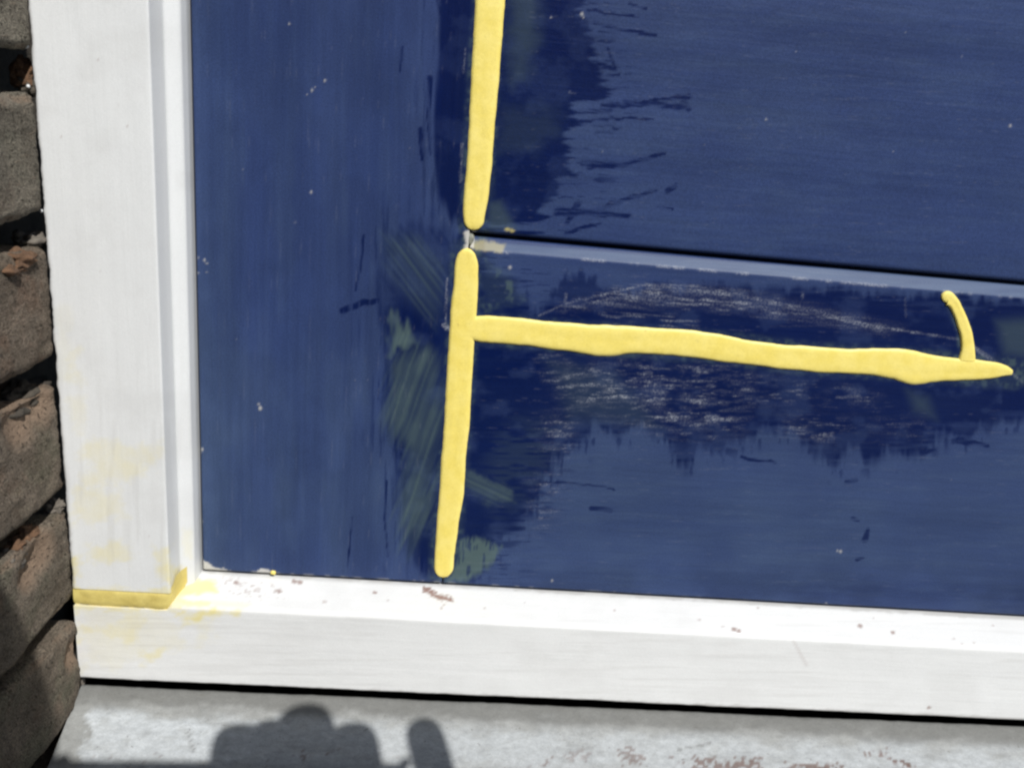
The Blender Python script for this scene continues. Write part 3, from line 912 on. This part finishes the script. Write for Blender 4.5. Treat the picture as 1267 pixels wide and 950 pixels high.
P[..., 0] = xs[None, :]
P[..., 1] = prof[:, 0][:, None]
P[..., 2] = prof[:, 1][:, None]
top = np.clip((P[..., 2]+.10)/.02, 0, 1)
P[..., 2] += ((fbm(P[..., 0]*50, P[..., 1]*70, 15)-.5)*.0011 + (fbm(P[..., 0]*260, P[..., 1]*260, 16)-.5)*.0004)*top
link('sill_slab', grid_mesh('sill_slab', P[:, ::-1], sill_marks(P[:, ::-1])), M_STONE, sill)

# ---------------------------------------------------------------- brickwork
wall = empty('brick_wall', (-.25, -.07, -.45), 'weathered grey brown brick wall with deep open joints left of the white frame', 'wall')
RX = -.0502
def hero_brick(z0, z1, yb, yf, tilt, seed, rx=RX, depth=.20, chips=()):
    """one weathered brick of the door's side wall: rounded, pitted, out of square"""
    n = (26, 46, 34)
    lo = np.array([rx-depth, yf, z0])
    hi = np.array([rx, yb, z1])
    bm = bmesh.new()
    bmesh.ops.create_cube(bm, size=2.0)
    bmesh.ops.subdivide_edges(bm, edges=bm.edges[:], cuts=35, use_grid_fill=True)
    c, h = (lo+hi)/2, (hi-lo)/2
    r = .0032
    sp = []
    zc = (z0+z1)/2
    for v in bm.verts:
        q = np.array(v.co)
        # finer spacing towards the seen corner
        q[0] = 1-(1-q[0])*(.12+.88*((1-q[0])/2)**1.2)
        p = q*h
        inner = h-r
        k = np.clip(p, -inner, inner)
        d = p-k
        L = np.linalg.norm(d)
        nv = d/L if L > 1e-9 else np.array([0, 0, 0.])
        if L > r:
            d = nv*r
        p = k+d
        w = Vector((c+p).tolist())
        e = w*1.0
        big = noise.fractal(e*28+Vector((seed*3.7, seed*1.3, seed)), 1.0, 2.0, 3)
        med = noise.fractal(e*120+Vector((seed*1.7, 5, seed)), .9, 2.0, 4)
        fin = noise.fractal(e*520+Vector((3, seed, 2)), .8, 2.0, 3)
        nn = nv if L > 1e-9 else np.sign(q)*(abs(q) > .999)
        ln = np.linalg.norm(nn)
        nn = nn/ln if ln else nn
        corner = min(1.0, L/r*1.0) if L > r*1.02 else 0.0
        near = min(1., max(.25, (yb-w.y)/.02))
        off = (big*.0012*near+med*.0007+fin*.00035)*1.0 - corner*(.0002+.0022*max(0, med)) - max(0, med-.25)*.0025
        s = 0.0
        for (cy, cz, cr) in chips:
            dd = math.hypot(w.y-cy, w.z-cz)/cr
            if dd < 1.3 and w.x > rx-.03:
                t = max(0, 1-dd)
                off -= t*.004
                s = max(s, min(1, t*2.2))
        p = p+nn*off
        # each course leans its own way
        y, z = c[1]+p[1], p[2]+(c[1]+p[1]-yb)*tilt
        v.co = (c[0]+p[0], y, zc+z)
        edge = corner*.5*max(0., med+.15)*1.6
        sp.append(max(s, min(.8, edge)))
    me = bm_mesh('brick', bm, True)
    a = me.attributes.new('spall', 'FLOAT', 'POINT')
    a.data.foreach_set('value', np.array(sp, np.float32))
    return link('brick', me, M_BRICK, wall)

YBK = -.0170
heros = [(.2192, .2660, .05, 11, ()), (.1625, .2052, .08, 12, ()), (.1046, .1495, -.02, 13, ()), (.0470, .0948, -.04, 14, ((-.0300, .0900, .012), (-.045, .088, .014))),
         (-.0056, .0378, -.03, 15, ((-.040, .030, .012), (-.050, .026, .010))), (-.0600, -.0156, -.10, 16, ((-.024, -.030, .010),)), (-.115, -.0705, -.05, 17, ())]
for k, (z0, z1, tl, sd, chips) in enumerate(heros):
    hero_brick(z0, z1, YBK-(.0006 if k % 2 else 0), -.122, tl, sd, RX+(.0016, .0014, .0011, .0010, .0012, .0022, .0080)[k], .20 if k % 2 else .098, chips)

# the plainer bricks around, out of the photograph's sight
def brick_mesh(L, seed):
    bm = bmesh.new()
    box_bm(bm, (0, 0, 0), (L, .098, .044), .004)
    rr = random.Random(seed)
    for v in bm.verts:
        v.co += Vector([rr.uniform(-.0008, .0008) for _ in range(3)])
    me = bm_mesh('brick', bm)
    me.materials.append(M_BRICK)
    return me
BM_S, BM_H, BM_HALF = brick_mesh(.20, 1), brick_mesh(.098, 2), brick_mesh(.149, 3)
def lay(me, x, y, z):
    o = bpy.data.objects.new('brick', me)
    o.location = (x-wall.location.x, y-wall.location.y, z-wall.location.z)
    o.parent = wall
    col.objects.link(o)
PITCH_Z = .0557
rb = random.Random(9)
z = -.45+.004
courses = []
k = 0
zz = .2716
while zz < .95:
    courses.append(zz)
    zz += PITCH_Z
zz = -.1275
while zz > -.45:
    courses.append(zz-.044)
    zz -= PITCH_Z
for k, z in enumerate(sorted(courses)):
    odd = k % 2
    if z < -.13:                               # below the sill the wall runs on
        x = -.5 if odd else -.395
        while x < 1.0:
            lay(BM_S, x, -.08, z)
            x += .211
    else:
        lay(BM_S if odd else BM_H, RX-(.20 if odd else .098), -.122, z)
        x = RX-(.20 if odd else .098)-.211
        while x > -.55:
            lay(BM_S, x, -.122, z)
            x -= .211
        x = XR+.002
        lay(BM_S if odd else BM_H, x, -.122, z)
        lay(BM_S, x+(.211 if odd else .109), -.122, z)
for k, (z0, z1, tl, sd, chips) in enumerate(heros):   # their neighbours further left, and right of the door
    x = RX-(.20 if k % 2 else .098)-.211
    while x > -.55:
        lay(BM_S, x, -.122, z0)
        x -= .211
    lay(BM_S if k % 2 else BM_H, XR+.002, -.122, z0)
bm = bmesh.new()
box_bm(bm, (-.60, -.110, -.45), (RX-.034, .10, .96))
box_bm(bm, (XR+.016, -.110, -.45), (1.2, .10, .96))
box_bm(bm, (RX-.0338, -.068, -.45), (XR+.0158, .06, -.127))
link('mortar', bm_mesh('mortar', bm), M_MORTAR, wall)
# the void behind the gap under the frame
box('cavity_lining', (RX-.033, .045, -.126), (XR+.015, .06, ZS+.001), M_DARKWOOD, frame)
# crumbs of old mortar left in the joints
def crumb(px, py, dx, rad, seed, m, nm='mortar_crumb'):
    p = hit(px, py, (1, 0, 0), RX-dx)
    link(nm, lump_mesh(nm, p, rad, seed, 4, .60, 1.7), m, wall)
crumb(24, 322, .002, (.004, .010, .0032), 1, M_RUSTY)
crumb(4, 334, .003, (.005, .010, .0030), 2, M_RUSTY)
crumb(38, 300, .006, (.005, .006, .004), 3, M_GREYCR)
crumb(27, 93, .006, (.004, .0032, .0055), 4, M_RUSTY)
crumb(34, 108, .004, (.003, .0026, .004), 5, M_MORTAR)
crumb(30, 486, .009, (.006, .012, .0042), 6, M_MORTAR)
crumb(5, 512, .009, (.006, .010, .0046), 7, M_MORTAR)
crumb(66, 626, .004, (.004, .0028, .0030), 8, M_GREYCR)
crumb(34, 662, .005, (.004, .006, .0030), 9, M_RUSTY)
crumb(14, 690, .004, (.004, .008, .0040), 10, M_GREYCR)
crumb(20, 676, .003, (.003, .003, .0022), 16, M_RUSTY)
crumb(88, 895, .000, (.0030, .0030, .0042), 11, M_RUSTY)
crumb(84, 915, .000, (.0036, .0030, .0036), 12, M_RUSTY)
crumb(92, 872, .001, (.0026, .0024, .0036), 13, M_GREYCR)
crumb(98, 850, .001, (.0024, .0020, .0030), 14, M_GREYCR)
crumb(78, 934, -.001, (.004, .004, .004), 15, M_GREYCR)

# ---------------------------------------------------------------- the photographer, who stands behind the camera and shades the sill
M_SKIN = plain('skin', (.42, .25, .18), (.50, .31, .23), 60, .55, .1, .0006)
M_CLOTH = plain('dark_jacket', (.035, .04, .05), (.05, .055, .07), 200, .9, .3, .001)
M_JEANS = plain('blue_jeans', (.05, .07, .13), (.07, .10, .18), 300, .9, .3, .001)
M_HAIR = plain('brown_hair', (.03, .02, .012), (.06, .04, .025), 300, .6, .6, .002)
M_PHONE = plain('black_phone', (.01, .01, .011), (.014, .014, .015), 200, .35, .02, .0002)
BACK = .032
SN = np.array([0, SL, -1.0])                # sill plane: SN.P = SDd  (z = SB_Z + SL*(y-SB_Y))
SDd = SL*SB_Y-SB_Z
def caster(u, v, on='sill', back=BACK):
    """the point just behind the camera whose shadow falls at this pixel"""
    P = hit(u, v, SN, SDd) if on == 'sill' else hit(u, v, (1, 0, 0), RX)
    t = ((P-CAM)@FW+back)/(FW@LD)
    return P-t*LD
def rel(p):
    d = np.asarray(p)-CAM
    return d@RT, d@UP, d@FW
def wpt(a, b, c):
    return CAM+a*RT+b*UP+c*FW

def skin_obj(name, chains, m, parent, sub=2):
    """chains: (points, radii, index of the chain and vertex it grows from)"""
    verts, edges, rad = [], [], []
    start = []
    for pts, rr, root in chains:
        base = len(verts)
        prev = None if root is None else start[root[0]][root[1]]
        ids = [prev] if root is not None else []
        for p, r in zip(pts, rr):
            verts.append(tuple(float(q) for q in p))
            rad.append(r)
            ids.append(len(verts)-1)
            if prev is not None:
                edges.append((prev, len(verts)-1))
            prev = len(verts)-1
        start.append(ids)
    me = bpy.data.meshes.new(name)
    me.from_pydata(verts, edges, [])
    o = link(name, me, m, parent)
    md = o.modifiers.new('skin', 'SKIN')
    md.use_smooth_shade = True
    for i, r in enumerate(rad):
        me.skin_vertices[0].data[i].radius = (r, r)
    me.skin_vertices[0].data[0].use_root = True
    s = o.modifiers.new('sub', 'SUBSURF')
    s.levels = s.render_levels = sub
    return o

PX, PY = .12, -.92                         # where the person squats
person = empty('person', (PX, PY, -.45), 'person squatting with a phone held out in both hands, in dark jacket and jeans', 'person')
neck = np.array([PX, PY+.15, .18])
head = np.array([PX, PY+.23, .32])
pel = np.array([PX+.02, PY-.02, -.24])
shl = [np.array([PX-.19, PY+.14, .11]), np.array([PX+.19, PY+.14, .11])]
topL, topR = caster(95, 938), caster(505, 938)
aL, bL, _ = rel(topL)
aR, bR, _ = rel(topR)
btop = (bL+bR)/2-.0035
tips = [caster(300, 901), caster(335, 896), caster(375, 876), caster(434, 900), caster(523, 900)]
# right hand behind the phone: four fingers and the thumb rise above its upper edge
palm = wpt((rel(tips[1])[0]+rel(tips[3])[0])/2+.006, btop-.062, -BACK-.030)
wristR = wpt((rel(tips[2])[0])+.02, btop-.125, -BACK-.060)
elR = shl[1]+np.array([.06, .16, -.20])
ch = [([pel, (pel+neck)/2+np.array([0, -.03, 0]), neck-np.array([0, .02, .06]), neck, head-np.array([0, .02, .03]), head+np.array([0, .0, .05])], [.13, .135, .12, .052, .078, .080], None)]
ch.append(([shl[1], elR, wristR, palm], [.062, .045, .027, .034], (0, 2)))
fr = [.0125, .0125, .0130, .0118]
for i, t in enumerate(tips[:4]):
    a, b, c = rel(t)
    kn = wpt(rel(palm)[0]+(-.030, -.010, .010, .030)[i], btop-.028, -BACK-.026)
    tip = wpt(a, b+.0035, -BACK)
    mid = np.array(kn)*.45+np.array(tip)*.55 - FW*.008
    ch.append(([kn, mid, tip], [.0105, fr[i]*1.08, fr[i]], (1, 4)))
a, b, c = rel(tips[4])
thr = .0092
ch.append(([wpt(rel(palm)[0]+.040, btop-.050, -BACK-.020), wpt(a+.004, btop-.018, -BACK-.008), wpt(a, b+.006, -BACK)], [.0135, .0095, thr], (1, 4)))
# left hand closed round the phone's other end
palmL = wpt(-.044, .040, -BACK-.004)
wristL = wpt(-.058, -.030, -BACK-.040)
elL = shl[0]+np.array([-.08, .20, -.14])
i_left = len(ch)
ch.append(([shl[0], elL, wristL, palmL, wpt(-.055, .085, -BACK)], [.062, .045, .029, .040, .034], (0, 2)))
for i in range(4):
    a = -.044-.0165*i
    ch.append(([wpt(a-.002, .114-.004*i, -BACK), wpt(a-.006, .132-.007*i, -BACK-.012), wpt(a-.004, .112-.005*i, -BACK-.034)], [.0125, .0115, .0095], (i_left, 5)))
ch.append(([wpt(-.022, .045, -BACK-.020), wpt(-.002, .034, -BACK-.022), wpt(.020, .030, -BACK-.022)], [.0145, .0115, .0095], (i_left, 4)))
for s in (-1, 1):
    hip = pel+np.array([s*.09, .02, -.02])
    knee = np.array([PX+s*.21, -.475, .06])  # unseen knees and torso set close in to block sky light
    ank = np.array([PX+s*.17, -.66, -.40])
    toe = np.array([PX+s*.20, -.50, -.42])
    ch.append(([hip, knee, ank, toe], [.095, .064, .042, .030], (0, 0)))
skin_obj('body', ch, M_SKIN, person)
sl_ch = [([pel+np.array([0, 0, .02]), (pel+neck)/2+np.array([0, -.03, 0]), neck-np.array([0, .02, .05])], [.145, .15, .13], None)]
for s, (sh_, el_, wr_) in enumerate(((shl[0], elL, wristL), (shl[1], elR, wristR))):
    sl_ch.append(([sh_, el_, el_*.12+wr_*.88], [.075, .058, .040], (0, 2)))
skin_obj('jacket', sl_ch, M_CLOTH, person)
tr = [([pel-np.array([0, 0, .01])], [.14], None)]
for s in (-1, 1):
    hip = pel+np.array([s*.09, .02, -.02])
    tr.append(([hip, np.array([PX+s*.21, -.475, .06]), np.array([PX+s*.172, -.655, -.36])], [.115, .085, .062], (0, 0)))
skin_obj('trousers', tr, M_JEANS, person)
link('hair', lump_mesh('hair', head+np.array([0, -.03, .05]), (.088, .090, .080), 4, 3, .08), M_HAIR, person)
# the phone: a rounded slab behind the lens point
ph = empty('phone', tuple(wpt((aL+aR)/2, btop-.045, -BACK)), 'black phone held sideways by the squatting person', 'phone')
bm = bmesh.new()
box_bm(bm, (-1, -1, -1), (1, 1, 1))
for v in bm.verts:
    s = v.co.copy()
    a = aL-.006 if s.x < 0 else aR-.004
    b = btop-.085 if s.y < 0 else btop
    v.co = Vector(wpt(a, b, -BACK-(.0095 if s.z < 0 else -.0005)))
bmesh.ops.bevel(bm, geom=bm.edges[:], offset=.003, segments=3, affect='EDGES')
link('phone_case', bm_mesh('phone_case', bm), M_PHONE, ph)
